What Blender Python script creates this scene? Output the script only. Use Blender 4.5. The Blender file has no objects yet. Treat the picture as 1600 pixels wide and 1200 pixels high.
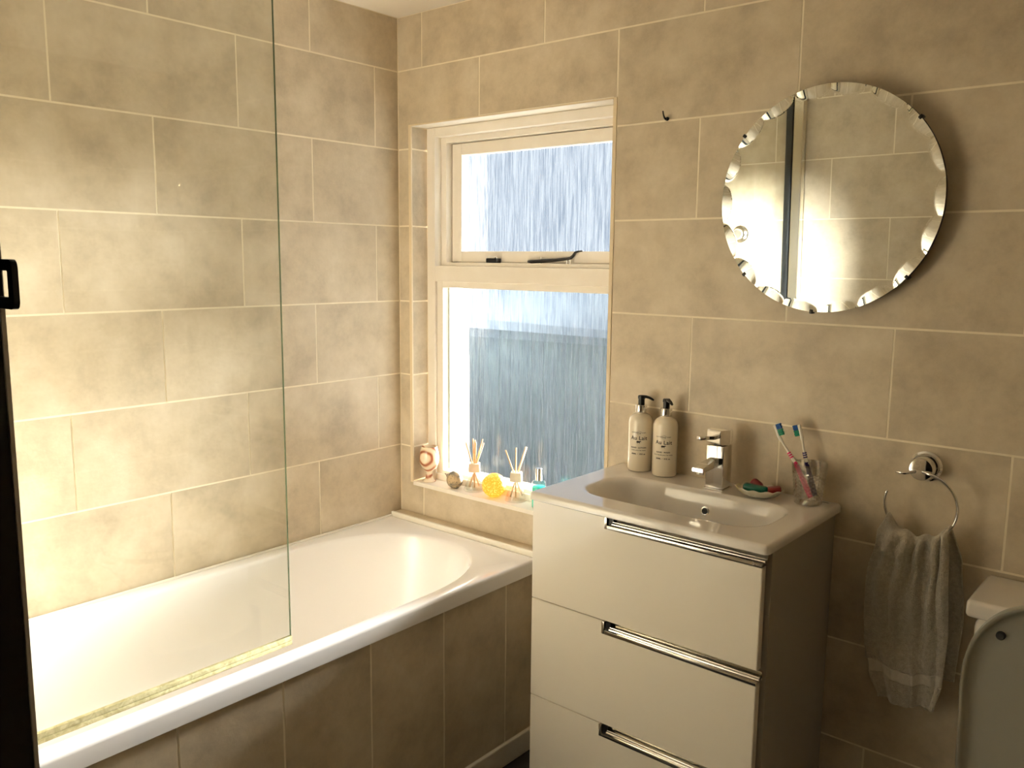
import bpy, bmesh, math, random
from mathutils import Vector, Matrix, noise
random.seed(7)
R = math.radians
PI = math.pi
sc = bpy.context.scene
C = sc.collection

# ------------------------------------------------------------------ camera, world, sun, exposure
cam = bpy.data.objects.new('camera', bpy.data.cameras.new('camera'))
C.objects.link(cam)
sc.camera = cam
cam.data.sensor_width = 36.0
cam.data.lens = 1335.15 / 1600 * 36.0
cam.data.clip_start = 0.02
_yaw, _pit, _rol = -0.70064, -0.14398, 0.01021
_f = Vector((math.sin(_yaw) * math.cos(_pit), math.cos(_yaw) * math.cos(_pit), math.sin(_pit)))
_r = Vector((math.cos(_yaw), -math.sin(_yaw), 0))
_u = _r.cross(_f)
_r2 = _r * math.cos(_rol) + _u * math.sin(_rol)
_u2 = -_r * math.sin(_rol) + _u * math.cos(_rol)
m3 = Matrix((_r2, _u2, -_f)).transposed()
cam.matrix_world = Matrix.Translation((2.18505, -1.99135, 1.49900)) @ m3.to_4x4()

w = bpy.data.worlds.new('sky')
sc.world = w
w.use_nodes = True
bg = w.node_tree.nodes['Background']
bg.inputs[0].default_value = (0.80, 0.90, 1.0, 1)
bg.inputs[1].default_value = 0.88
sun = bpy.data.objects.new('sun', bpy.data.lights.new('sun', 'SUN'))
C.objects.link(sun)
sun.data.energy = 285.0
sun.data.color = (1.0, 0.965, 0.885)
sun.data.angle = R(17)
sun.rotation_euler = Vector((-0.075, -1.0, -0.15)).to_track_quat('-Z', 'Y').to_euler()
por = bpy.data.objects.new('window_portal', bpy.data.lights.new('window_portal', 'AREA'))
C.objects.link(por)
por.data.shape = 'RECTANGLE'; por.data.size = 0.78; por.data.size_y = 1.18
por.location = (0.457, 0.30, 1.333)
por.rotation_euler = Vector((0, -1, 0)).to_track_quat('-Z', 'Z').to_euler()
por.data.cycles.is_portal = True
vs = sc.view_settings
vs.view_transform = 'Standard'
vs.look = 'None'
vs.gamma = 1
vs.use_curve_mapping = False
vs.exposure = 0.30
sc.cycles.max_bounces = 14
sc.cycles.diffuse_bounces = 8
sc.cycles.transparent_max_bounces = 24
sc.cycles.sample_clamp_indirect = 8
sc.cycles.caustics_reflective = True
sc.cycles.caustics_refractive = True

# ------------------------------------------------------------------ materials
def mat(name, col, rough=0.5, metal=0.0, spec=0.5, coat=0.0, sheen=0.0, trans=0.0, ior=1.45, emis=None):
    m = bpy.data.materials.new(name)
    m.use_nodes = True
    b = m.node_tree.nodes['Principled BSDF']
    b.inputs['Base Color'].default_value = (*col, 1)
    b.inputs['Roughness'].default_value = rough
    b.inputs['Metallic'].default_value = metal
    b.inputs['Specular IOR Level'].default_value = spec
    b.inputs['Coat Weight'].default_value = coat
    b.inputs['Coat Roughness'].default_value = 0.04
    b.inputs['Sheen Weight'].default_value = sheen
    b.inputs['Transmission Weight'].default_value = trans
    b.inputs['IOR'].default_value = ior
    return m

def noise_col(m, stops, scale=8, detail=6, rough=0.6, coord='Object', dist=0.0, bump=0.0, bscale=60, rnd=False):
    nt = m.node_tree; N = nt.nodes; L = nt.links
    b = N['Principled BSDF']
    tc = N.new('ShaderNodeTexCoord')
    src = tc.outputs[coord]
    if rnd:
        oi = N.new('ShaderNodeObjectInfo')
        mul = N.new('ShaderNodeMath'); mul.operation = 'MULTIPLY'; mul.inputs[1].default_value = 37.0
        L.new(oi.outputs['Random'], mul.inputs[0])
        ad = N.new('ShaderNodeVectorMath'); ad.operation = 'ADD'
        L.new(src, ad.inputs[0]); L.new(mul.outputs[0], ad.inputs[1])
        src = ad.outputs[0]
    n = N.new('ShaderNodeTexNoise')
    n.inputs['Scale'].default_value = scale; n.inputs['Detail'].default_value = detail
    n.inputs['Roughness'].default_value = rough; n.inputs['Distortion'].default_value = dist
    L.new(src, n.inputs['Vector'])
    cr = N.new('ShaderNodeValToRGB')
    while len(cr.color_ramp.elements) < len(stops):
        cr.color_ramp.elements.new(0.5)
    for e, (p, c) in zip(cr.color_ramp.elements, stops):
        e.position = p; e.color = (*c, 1)
    L.new(n.outputs['Fac'], cr.inputs[0])
    L.new(cr.outputs[0], b.inputs['Base Color'])
    if bump:
        n2 = N.new('ShaderNodeTexNoise'); n2.inputs['Scale'].default_value = bscale; n2.inputs['Detail'].default_value = 4
        L.new(src, n2.inputs['Vector'])
        bp = N.new('ShaderNodeBump'); bp.inputs['Strength'].default_value = bump; bp.inputs['Distance'].default_value = 0.004
        L.new(n2.outputs['Fac'], bp.inputs['Height'])
        L.new(bp.outputs[0], b.inputs['Normal'])
    return m

M = {}
M['tile'] = noise_col(mat('stone_look_tile', (.5, .4, .3), 0.42, spec=0.45),
                      [(0.32, (0.45, 0.373, 0.266)), (0.5, (0.58, 0.488, 0.350)), (0.68, (0.67, 0.578, 0.435))],
                      scale=7, detail=10, rough=0.68, coord='Object', bump=0.12, bscale=90, rnd=True)
M['grout'] = noise_col(mat('cream_grout', (.8, .7, .55), 0.8), [(0.3, (0.80, 0.71, 0.54)), (0.7, (0.88, 0.80, 0.64))], scale=30)
M['trim'] = mat('cream_trim', (0.74, 0.62, 0.43), 0.5)
M['ceiling'] = noise_col(mat('ceiling_paint', (.8, .75, .65), 0.9), [(0.3, (.78, .72, .62)), (0.7, (.84, .79, .70))], scale=3, bump=0.05)
M['floor'] = noise_col(mat('dark_vinyl', (.02, .018, .015), 0.55), [(0.3, (.012, .011, .010)), (0.7, (.03, .026, .022))], scale=12)
M['wood_white'] = noise_col(mat('white_gloss_paint', (.85, .78, .66), 0.32, coat=0.15), [(0.3, (.82, .76, .66)), (0.7, (.88, .83, .74))], scale=9, bump=0.06, bscale=25)
M['acrylic'] = mat('white_acrylic', (0.86, 0.84, 0.82), 0.12, coat=0.4)
M['ceramic'] = mat('white_ceramic', (0.70, 0.66, 0.61), 0.10, coat=0.5)
M['gloss_white'] = mat('white_gloss_lacquer', (0.86, 0.80, 0.70), 0.16, coat=0.6)
M['carcass'] = mat('grey_carcass_board', (0.33, 0.30, 0.25), 0.4)  # side boards set well darker than the drawer fronts
M['chrome'] = mat('chrome', (0.80, 0.79, 0.77), 0.07, metal=1.0)
M['brushed'] = mat('polished_aluminium', (0.83, 0.80, 0.72), 0.16, metal=1.0)
M['black'] = mat('black_plastic', (0.008, 0.008, 0.009), 0.35)
M['dark'] = mat('dark_recess', (0.004, 0.005, 0.008), 0.4)
M['mirror'] = mat('silvered_glass', (0.88, 0.90, 0.84), 0.012, metal=1.0)
M['mirror_back'] = mat('mirror_backing', (0.05, 0.04, 0.03), 0.6)
M['darkwood'] = noise_col(mat('dark_stained_wood', (.02, .012, .01), 0.5), [(0.3, (.003, .002, .002)), (0.7, (.007, .005, .004))], scale=20)
M['jambtrim'] = mat('grey_painted_edge', (0.72, 0.68, 0.62), 0.5)
M['seal'] = noise_col(mat('yellowed_clear_seal', (.7, .66, .42), 0.3), [(0.35, (.34, .30, .14)), (0.65, (.55, .51, .30))], scale=60, dist=1.0)
M['silicone'] = mat('white_silicone', (0.86, 0.82, 0.72), 0.35)
M['lotion'] = mat('milky_lotion', (0.80, 0.72, 0.58), 0.22, coat=0.5)
M['ink'] = mat('black_print', (0.02, 0.017, 0.015), 0.5)
M['greyink'] = mat('grey_print', (0.30, 0.28, 0.25), 0.5)
M['reed'] = noise_col(mat('rattan_reed', (.75, .45, .22), 0.7), [(0.3, (.72, .42, .20)), (0.7, (.85, .58, .32))], scale=40)
M['capwood'] = noise_col(mat('pale_wood_cap', (.72, .60, .44), 0.55), [(0.3, (.68, .56, .40)), (0.7, (.78, .67, .50))], scale=30)
M['green_soap'] = mat('green_soap', (0.002, 0.10, 0.065), 0.25, coat=0.3)
M['red_soap'] = mat('red_soap', (0.22, 0.012, 0.010), 0.35, coat=0.2)
M['shelldish'] = noise_col(mat('shell_dish_glaze', (.6, .58, .48), 0.25), [(0.35, (.42, .36, .16)), (0.55, (.62, .60, .50))], scale=14)
M['pink'] = mat('pink_rubber', (0.75, 0.02, 0.16), 0.4)
M['purple'] = mat('purple_rubber', (0.03, 0.012, 0.13), 0.4)
M['brush_white'] = mat('white_plastic', (0.78, 0.74, 0.66), 0.3)
M['blue_br'] = mat('blue_bristle', (0.005, 0.09, 0.36), 0.6)
M['green_br'] = mat('green_bristle', (0.01, 0.30, 0.17), 0.6)
M['teal'] = mat('teal_liquid', (0.02, 0.66, 0.52), 0.15, coat=0.4)
M['towel'] = noise_col(mat('terry_cotton', (.5, .45, .36), 0.95, sheen=0.4), [(0.3, (.42, .37, .29)), (0.7, (.58, .53, .43))], scale=120, bump=1.0, bscale=420)
M['towelband'] = noise_col(mat('flat_woven_band', (.55, .5, .4), 0.8, sheen=0.2), [(0.3, (.54, .49, .40)), (0.7, (.62, .57, .47))], scale=90, bump=0.3, bscale=300)
M['seatplastic'] = mat('shade_greyed_seat_plastic', (0.34, 0.335, 0.29), 0.35, coat=0.2)  # white plastic, its base colour greyed to carry the shade in that corner
M['steel_stay'] = mat('dark_bronzed_metal', (0.035, 0.030, 0.028), 0.3, metal=0.6)
M['render'] = mat('pale_rendered_wall', (0.30, 0.30, 0.30), 0.9)
M['fence'] = noise_col(mat('blue_grey_boards', (.10, .14, .16), 0.85), [(0.3, (.05, .08, .09)), (0.7, (.10, .13, .145))], scale=2)
M['ground'] = noise_col(mat('paving', (.35, .36, .36), 0.9), [(0.3, (.28, .30, .31)), (0.7, (.40, .42, .43))], scale=3)

# goblet: banded onyx
def onyx():
    m = mat('banded_stone', (.8, .6, .4), 0.25, coat=0.5)
    nt = m.node_tree; N = nt.nodes; L = nt.links
    tc = N.new('ShaderNodeTexCoord')
    mp = N.new('ShaderNodeMapping'); mp.inputs['Location'].default_value = (-0.006, 0.028, -0.085)
    L.new(tc.outputs['Object'], mp.inputs[0])
    wv = N.new('ShaderNodeTexWave'); wv.wave_type = 'RINGS'; wv.rings_direction = 'SPHERICAL'
    wv.inputs['Scale'].default_value = 13; wv.inputs['Distortion'].default_value = 2.6
    wv.inputs['Detail'].default_value = 2; wv.inputs['Detail Scale'].default_value = 1.4
    L.new(mp.outputs[0], wv.inputs[0])
    cr = N.new('ShaderNodeValToRGB')
    for i in range(2): cr.color_ramp.elements.new(.5)
    for e, (p, c) in zip(cr.color_ramp.elements, [(0.0, (.33, .10, .05)), (0.22, (.62, .30, .16)), (0.5, (.82, .66, .44)), (1.0, (.86, .74, .55))]):
        e.position = p; e.color = (*c, 1)
    L.new(wv.outputs['Fac'], cr.inputs[0]); L.new(cr.outputs[0], N['Principled BSDF'].inputs['Base Color'])
    return m
M['onyx'] = onyx()

def spotted():
    m = mat('speckled_stone', (.4, .3, .2), 0.55)
    nt = m.node_tree; N = nt.nodes; L = nt.links
    tc = N.new('ShaderNodeTexCoord')
    n = N.new('ShaderNodeTexNoise'); n.inputs['Scale'].default_value = 28; n.inputs['Detail'].default_value = 5
    v = N.new('ShaderNodeTexVoronoi'); v.inputs['Scale'].default_value = 130
    L.new(tc.outputs['Object'], n.inputs['Vector']); L.new(tc.outputs['Object'], v.inputs['Vector'])
    c1 = N.new('ShaderNodeValToRGB'); c1.color_ramp.elements[0].position = .42; c1.color_ramp.elements[1].position = .58
    c1.color_ramp.elements[0].color = (.16, .15, .12, 1); c1.color_ramp.elements[1].color = (.56, .42, .24, 1)
    c2 = N.new('ShaderNodeValToRGB'); c2.color_ramp.elements[0].position = .12; c2.color_ramp.elements[1].position = .32
    c2.color_ramp.elements[0].color = (.12, .09, .07, 1); c2.color_ramp.elements[1].color = (1, 1, 1, 1)
    L.new(n.outputs['Fac'], c1.inputs[0]); L.new(v.outputs['Distance'], c2.inputs[0])
    mx = N.new('ShaderNodeMix'); mx.data_type = 'RGBA'; mx.blend_type = 'MULTIPLY'; mx.inputs[0].default_value = 0.8
    L.new(c1.outputs[0], mx.inputs[6]); L.new(c2.outputs[0], mx.inputs[7])
    L.new(mx.outputs[2], N['Principled BSDF'].inputs['Base Color'])
    return m
M['spotted'] = spotted()

def glitter():
    m = mat('amber_crackle_glass', (.9, .4, .05), 0.2, coat=0.5)
    nt = m.node_tree; N = nt.nodes; L = nt.links
    tc = N.new('ShaderNodeTexCoord')
    v = N.new('ShaderNodeTexVoronoi'); v.inputs['Scale'].default_value = 190
    L.new(tc.outputs['Object'], v.inputs['Vector'])
    cr = N.new('ShaderNodeValToRGB'); cr.color_ramp.elements[0].position = .2; cr.color_ramp.elements[1].position = .5
    cr.color_ramp.elements[0].color = (1, .85, .42, 1); cr.color_ramp.elements[1].color = (.90, .46, .09, 1)
    L.new(v.outputs['Distance'], cr.inputs[0])
    b = N['Principled BSDF']
    L.new(cr.outputs[0], b.inputs['Base Color'])
    bp = N.new('ShaderNodeBump'); bp.inputs['Strength'].default_value = 0.8; bp.inputs['Distance'].default_value = .003
    L.new(v.outputs['Distance'], bp.inputs['Height']); L.new(bp.outputs[0], b.inputs['Normal'])
    tr = N.new('ShaderNodeBsdfTranslucent'); L.new(cr.outputs[0], tr.inputs[0])
    mx = N.new('ShaderNodeMixShader'); mx.inputs[0].default_value = .55
    L.new(b.outputs[0], mx.inputs[1]); L.new(tr.outputs[0], mx.inputs[2])
    L.new(mx.outputs[0], N['Material Output'].inputs[0])
    return m
M['amber'] = glitter()

def schlick(nt, f0):
    lw = nt.nodes.new('ShaderNodeLayerWeight'); lw.inputs[0].default_value = 0.5
    p = nt.nodes.new('ShaderNodeMath'); p.operation = 'POWER'; p.inputs[1].default_value = 5.0
    nt.links.new(lw.outputs['Facing'], p.inputs[0])
    q = nt.nodes.new('ShaderNodeMath'); q.operation = 'MULTIPLY_ADD'; q.inputs[1].default_value = 1 - f0; q.inputs[2].default_value = f0
    nt.links.new(p.outputs[0], q.inputs[0])
    return q.outputs[0]

def thin_glass(name, tint, rough=0.02, extra=0.0, bumpy=False):
    m = bpy.data.materials.new(name); m.use_nodes = True
    nt = m.node_tree; N = nt.nodes; L = nt.links
    N.remove(N['Principled BSDF'])
    tr = N.new('ShaderNodeBsdfTransparent'); tr.inputs[0].default_value = (*tint, 1)
    gl = N.new('ShaderNodeBsdfGlossy'); gl.inputs['Roughness'].default_value = rough
    fac = schlick(nt, 0.045)
    if extra:
        ad = N.new('ShaderNodeMath'); ad.operation = 'ADD'; ad.inputs[1].default_value = extra; ad.use_clamp = True
        L.new(fac, ad.inputs[0]); fac = ad.outputs[0]
    mx = N.new('ShaderNodeMixShader')
    L.new(fac, mx.inputs[0]); L.new(tr.outputs[0], mx.inputs[1]); L.new(gl.outputs[0], mx.inputs[2])
    L.new(mx.outputs[0], N['Material Output'].inputs[0])
    return m
M['glass'] = thin_glass('clear_screen_glass', (0.975, 0.985, 0.965))
M['glass_edge'] = mat('green_glass_edge', (0.06, 0.10, 0.05), 0.15)
M['bottle_glass'] = thin_glass('clear_bottle_glass', (0.93, 0.94, 0.93), extra=0.0)
M['cut_glass'] = thin_glass('cut_crystal_glass', (0.955, 0.945, 0.92), rough=0.03, extra=0.20)

def obscured():
    """rain-pattern obscured pane: vertical dribbles that scatter daylight"""
    m = bpy.data.materials.new('rain_pattern_glass'); m.use_nodes = True
    nt = m.node_tree; N = nt.nodes; L = nt.links
    N.remove(N['Principled BSDF'])
    tc = N.new('ShaderNodeTexCoord')
    mp = N.new('ShaderNodeMapping'); mp.inputs['Scale'].default_value = (430, 430, 13)
    L.new(tc.outputs['Object'], mp.inputs[0])
    n = N.new('ShaderNodeTexNoise'); n.inputs['Scale'].default_value = 1.0; n.inputs['Detail'].default_value = 3; n.inputs['Distortion'].default_value = 0.3
    L.new(mp.outputs[0], n.inputs['Vector'])
    mp2 = N.new('ShaderNodeMapping'); mp2.inputs['Scale'].default_value = (170, 170, 5)
    L.new(tc.outputs['Object'], mp2.inputs[0])
    n2 = N.new('ShaderNodeTexNoise'); n2.inputs['Scale'].default_value = 1.0; n2.inputs['Detail'].default_value = 4
    L.new(mp2.outputs[0], n2.inputs['Vector'])
    av = N.new('ShaderNodeMath'); av.operation = 'ADD'; L.new(n.outputs['Fac'], av.inputs[0]); L.new(n2.outputs['Fac'], av.inputs[1])
    cr = N.new('ShaderNodeValToRGB'); cr.color_ramp.elements[0].position = .46; cr.color_ramp.elements[1].position = .58
    hf = N.new('ShaderNodeMath'); hf.operation = 'MULTIPLY'; hf.inputs[1].default_value = 0.5
    L.new(av.outputs[0], hf.inputs[0]); L.new(hf.outputs[0], cr.inputs[0])
    bp = N.new('ShaderNodeBump'); bp.inputs['Strength'].default_value = 0.2; bp.inputs['Distance'].default_value = .001
    L.new(hf.outputs[0], bp.inputs['Height'])
    tr = N.new('ShaderNodeBsdfTransparent'); tr.inputs[0].default_value = (.95, .97, 1.0, 1)
    tm = N.new('ShaderNodeMix'); tm.data_type = 'RGBA'
    tm.inputs[6].default_value = (1.0, 1.0, 1.0, 1); tm.inputs[7].default_value = (.46, .51, .58, 1)
    L.new(cr.outputs[0], tm.inputs[0]); L.new(tm.outputs[2], tr.inputs[0])
    tl = N.new('ShaderNodeBsdfTranslucent'); tl.inputs[0].default_value = (.92, .96, 1.0, 1)
    rf = N.new('ShaderNodeBsdfRefraction'); rf.inputs['Roughness'].default_value = 0.09; rf.inputs['IOR'].default_value = 1.10
    L.new(tm.outputs[2], rf.inputs[0])
    L.new(bp.outputs[0], rf.inputs['Normal'])
    gl = N.new('ShaderNodeBsdfGlossy'); gl.inputs['Roughness'].default_value = 0.10
    # scatter part
    m1 = N.new('ShaderNodeMixShader')
    mr = N.new('ShaderNodeMapRange'); mr.inputs[3].default_value = 0.0; mr.inputs[4].default_value = 0.0055
    L.new(cr.outputs[0], mr.inputs[0]); L.new(mr.outputs[0], m1.inputs[0])
    L.new(rf.outputs[0], m1.inputs[1]); L.new(tl.outputs[0], m1.inputs[2])
    m2 = N.new('ShaderNodeMixShader'); m2.inputs[0].default_value = 0.50
    L.new(m1.outputs[0], m2.inputs[1]); L.new(tr.outputs[0], m2.inputs[2])
    m3_ = N.new('ShaderNodeMixShader'); L.new(schlick(nt, 0.018), m3_.inputs[0])
    L.new(m2.outputs[0], m3_.inputs[1]); L.new(gl.outputs[0], m3_.inputs[2])
    L.new(m3_.outputs[0], N['Material Output'].inputs[0])
    return m
M['rain'] = obscured()

# ------------------------------------------------------------------ helpers
def link(name, bm, m, parent=None, smooth=False, loc=None, rot=None):
    me = bpy.data.meshes.new(name)
    bmesh.ops.recalc_face_normals(bm, faces=bm.faces)
    bm.to_mesh(me); bm.free()
    if smooth:
        for p in me.polygons: p.use_smooth = True
        if smooth is not True:
            try: me.set_sharp_from_angle(angle=R(smooth))
            except Exception: pass
    if isinstance(m, (list, tuple)):
        for x in m: me.materials.append(x)
    else:
        me.materials.append(m)
    o = bpy.data.objects.new(name, me)
    C.objects.link(o)
    if parent: o.parent = parent
    if loc: o.location = loc
    if rot: o.rotation_euler = rot
    return o

def thing(name, label, cat, loc=(0, 0, 0), rz=0, group=None):
    o = bpy.data.objects.new(name, None); C.objects.link(o)
    o.empty_display_size = 0.05
    o.location = loc; o.rotation_euler = (0, 0, rz)
    o['label'] = label; o['category'] = cat
    if group: o['group'] = group
    return o

def tag(o, label, cat, group=None):
    o['label'] = label; o['category'] = cat
    if group: o['group'] = group
    return o

def struct(o):
    o['kind'] = 'structure'
    return o

def box(bm, x0, x1, y0, y1, z0, z1, bev=0.0, seg=2, mi=0):
    r = bmesh.ops.create_cube(bm, size=1.0)
    vs_ = r['verts']
    for v in vs_:
        v.co = Vector(((x0 + x1) / 2 + v.co.x * (x1 - x0), (y0 + y1) / 2 + v.co.y * (y1 - y0), (z0 + z1) / 2 + v.co.z * (z1 - z0)))
    fs = {f for v in vs_ for f in v.link_faces}
    for f in fs: f.material_index = mi
    if bev:
        es = list({e for v in vs_ for e in v.link_edges})
        bmesh.ops.bevel(bm, geom=es, offset=bev, segments=seg, profile=0.5, affect='EDGES')
    return vs_

def bx(*a, **k):
    bm = bmesh.new(); box(bm, *a, **k); return bm

def lathe(prof, n=40, cap0=True, cap1=True, bm=None, c=(0, 0, 0)):
    bm = bm or bmesh.new()
    rings = []
    for r_, z in prof:
        rings.append([bm.verts.new((c[0] + r_ * math.cos(2 * PI * i / n), c[1] + r_ * math.sin(2 * PI * i / n), c[2] + z)) for i in range(n)])
    for a, b in zip(rings, rings[1:]):
        for i in range(n):
            bm.faces.new((a[i], a[(i + 1) % n], b[(i + 1) % n], b[i]))
    if cap0: bm.faces.new(rings[0][::-1])
    if cap1: bm.faces.new(rings[-1])
    return bm

def tube(pts, rad, n=12, bm=None, flat=1.0, up=Vector((0, 0, 1))):
    """sweep; rad = number or list; flat squashes along the second axis"""
    bm = bm or bmesh.new()
    pts = [Vector(p) for p in pts]
    rings = []
    for k, p in enumerate(pts):
        t = (pts[min(k + 1, len(pts) - 1)] - pts[max(k - 1, 0)]).normalized()
        a = t.cross(up)
        if a.length < 1e-3: a = t.cross(Vector((1, 0, 0)))
        a.normalize(); b = t.cross(a).normalized()
        r_ = rad[k] if isinstance(rad, (list, tuple)) else rad
        rings.append([bm.verts.new(p + a * r_ * math.cos(2 * PI * i / n) + b * r_ * flat * math.sin(2 * PI * i / n)) for i in range(n)])
    for a, b in zip(rings, rings[1:]):
        for i in range(n):
            bm.faces.new((a[i], a[(i + 1) % n], b[(i + 1) % n], b[i]))
    bm.faces.new(rings[0][::-1]); bm.faces.new(rings[-1])
    return bm

def prism(bm, poly, axis, a, b):
    """extrude a 2-D polygon along axis ('x','y','z') from a to b"""
    def mk(p, t):
        return {'x': (t, p[0], p[1]), 'y': (p[0], t, p[1]), 'z': (p[0], p[1], t)}[axis]
    A = [bm.verts.new(mk(p, a)) for p in poly]; B = [bm.verts.new(mk(p, b)) for p in poly]
    n = len(poly)
    for i in range(n): bm.faces.new((A[i], A[(i + 1) % n], B[(i + 1) % n], B[i]))
    bm.faces.new(A[::-1]); bm.faces.new(B)
    return bm

def text_tris(s, size, bold=0.0, spacing=1.0):
    cu = bpy.data.curves.new('t', 'FONT'); cu.body = s; cu.size = size; cu.align_x = 'CENTER'
    cu.offset = bold; cu.space_character = spacing; cu.resolution_u = 3
    o = bpy.data.objects.new('t', cu); C.objects.link(o)
    dg = bpy.context.evaluated_depsgraph_get()
    me = bpy.data.meshes.new_from_object(o.evaluated_get(dg))
    V = [v.co.copy() for v in me.vertices]; Fc = [list(p.vertices) for p in me.polygons]
    bpy.data.objects.remove(o); bpy.data.curves.remove(cu); bpy.data.meshes.remove(me)
    return V, Fc

# ------------------------------------------------------------------ tiled walls (each tile its own object)
ZL = [2.108 - 0.25 * k for k in range(-1, 9)]      # horizontal joint heights
ZC = 2.277
JT = 0.0024                                         # half joint

def tile_mesh(rects):
    """tile from one or more cell rectangles (L shapes round the window), front face at +n, chamfered"""
    bm = bmesh.new()
    xs = sorted({v for r_ in rects for v in r_[:2]}); zs = sorted({v for r_ in rects for v in r_[2:]})
    vd = {}
    def V(x, z):
        if (x, z) not in vd: vd[(x, z)] = bm.verts.new((x, 0, z))
        return vd[(x, z)]
    for i in range(len(xs) - 1):
        for j in range(len(zs) - 1):
            cx, cz = (xs[i] + xs[i + 1]) / 2, (zs[j] + zs[j + 1]) / 2
            if any(r_[0] < cx < r_[1] and r_[2] < cz < r_[3] for r_ in rects):
                bm.faces.new((V(xs[i], zs[j]), V(xs[i + 1], zs[j]), V(xs[i + 1], zs[j + 1]), V(xs[i], zs[j + 1])))
    bmesh.ops.dissolve_faces(bm, faces=bm.faces[:])
    bm.faces.ensure_lookup_table()
    f0 = bm.faces[0]
    # outline
    outer = [v.co.copy() for v in f0.verts]
    ret = bmesh.ops.inset_region(bm, faces=[f0], thickness=0.0016, use_even_offset=True)
    inner = f0
    iv = set(inner.verts)
    for v in bm.verts:
        if v not in iv: v.co.y += 0.0012
    be = [e for e in bm.edges if e.is_boundary]
    r2 = bmesh.ops.extrude_edge_only(bm, edges=be)
    for g in r2['geom']:
        if isinstance(g, bmesh.types.BMVert): g.co.y = 0.006
    return bm

def tiled(wall, length, off_even, off_odd, holes=(), place=None, z0=0.0, u0=0.0, even_first=True):
    """rows of running-bond tiles, local x = along wall, local -y = into the room"""
    zs = [z for z in ZL if z0 < z < ZC]
    edges = [ZC] + zs + [z0]
    for k in range(len(edges) - 1):
        zt, zb = edges[k], edges[k + 1]
        if zt - zb < 0.02: continue
        off = off_even if k % 2 == 0 else off_odd
        us = [u0]
        u = off - 0.5
        while u < length:
            if u > u0 + 0.02 and u < length - 0.02: us.append(u)
            u += 0.5
        us.append(length)
        for a, b in zip(us, us[1:]):
            r_ = (a + JT, b - JT, zb + JT, zt - JT)
            rects = [r_]
            for (hx0, hx1, hz0, hz1) in holes:
                out = []
                for (x0, x1, y0, y1) in rects:
                    if x1 <= hx0 or x0 >= hx1 or y1 <= hz0 or y0 >= hz1:
                        out.append((x0, x1, y0, y1)); continue
                    if x0 < hx0: out.append((x0, hx0, y0, y1))
                    if x1 > hx1: out.append((hx1, x1, y0, y1))
                    mx0, mx1 = max(x0, hx0), min(x1, hx1)
                    if y0 < hz0: out.append((mx0, mx1, y0, hz0))
                    if y1 > hz1: out.append((mx0, mx1, hz1, y1))
                rects = out
            # connected components
            comps = []
            rects = [q for q in rects if q[1] - q[0] > 0.004 and q[3] - q[2] > 0.004]
            rem = rects[:]
            while rem:
                comp = [rem.pop()]
                ch = True
                while ch:
                    ch = False
                    for q in rem[:]:
                        for c_ in comp:
                            tx = min(q[1], c_[1]) - max(q[0], c_[0]); tz = min(q[3], c_[3]) - max(q[2], c_[2])
                            if tx >= -1e-6 and tz >= -1e-6 and (tx > 1e-4 or tz > 1e-4):
                                comp.append(q); rem.remove(q); ch = True; break
                comps.append(comp)
            for comp in comps:
                cx = sum(q[0] + q[1] for q in comp) / 2 / len(comp); cz = sum(q[2] + q[3] for q in comp) / 2 / len(comp)
                comp2 = [(round(q[0] - cx, 5), round(q[1] - cx, 5), round(q[2] - cz, 5), round(q[3] - cz, 5)) for q in comp]
                o = link('tile', tile_mesh(comp2), M['tile'], wall)
                o.location = (cx, random.uniform(-.0003, .0003), cz)

WX0, WX1, WZ0, WZ1 = 0.062, 0.853, 0.736, 1.930     # window opening

# window wall: y = 0 plane (tile faces), grout 1.5 mm behind
bm = bmesh.new()
for r_ in [(-.15, WX0 - .009, 0, 2.40), (WX1 + .009, 2.75, 0, 2.40), (WX0 - .009, WX1 + .009, 0, WZ0 - .013), (WX0 - .009, WX1 + .009, WZ1 + .005, 2.40)]:
    box(bm, r_[0], r_[1], 0.0007, 0.26, r_[2], r_[3])
wallw = struct(link('wall_window', bm, M['grout']))
tiled(wallw, 2.60, 0.113, 0.363, holes=[(WX0 - .012, WX1 + .014, WZ0 - .004, WZ1 + .004)])
# left wall: x = 0. local x runs along -y
bm = bmesh.new(); box(bm, -0.26, 1.90, 0.0007, 0.15, 0, 2.40)
walll = struct(link('wall_left', bm, M['grout']))
walll.rotation_euler = (0, 0, R(90)); walll.location = (0, 0, 0)
# rotation +90: local +x -> +y ; local -y -> +x.  we need local x -> along wall; mirror the offsets accordingly
for v in walll.data.vertices: v.co.x = -v.co.x
walll.data.flip_normals()
def tiled_left():
    zs = [z for z in ZL if 0.60 < z < ZC]
    edges = [ZC] + zs
    edges[-1] = 0.60
    for k in range(len(edges) - 1):
        zt, zb = edges[k], edges[k + 1]
        off = 0.3506 if k % 2 == 0 else 0.1006
        us = [0.0]; u = off
        while u < 1.73:
            us.append(u); u += 0.5
        us.append(1.75)
        for a, b in zip(us, us[1:]):
            cx, cz = -(a + b) / 2, (zt + zb) / 2
            hx, hz = (b - a) / 2 - JT, (zt - zb) / 2 - JT
            o = link('tile', tile_mesh([(-hx, hx, -hz, hz)]), M['tile'], walll)
            o.location = (cx, random.uniform(-.0003, .0003), cz)
tiled_left()
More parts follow.
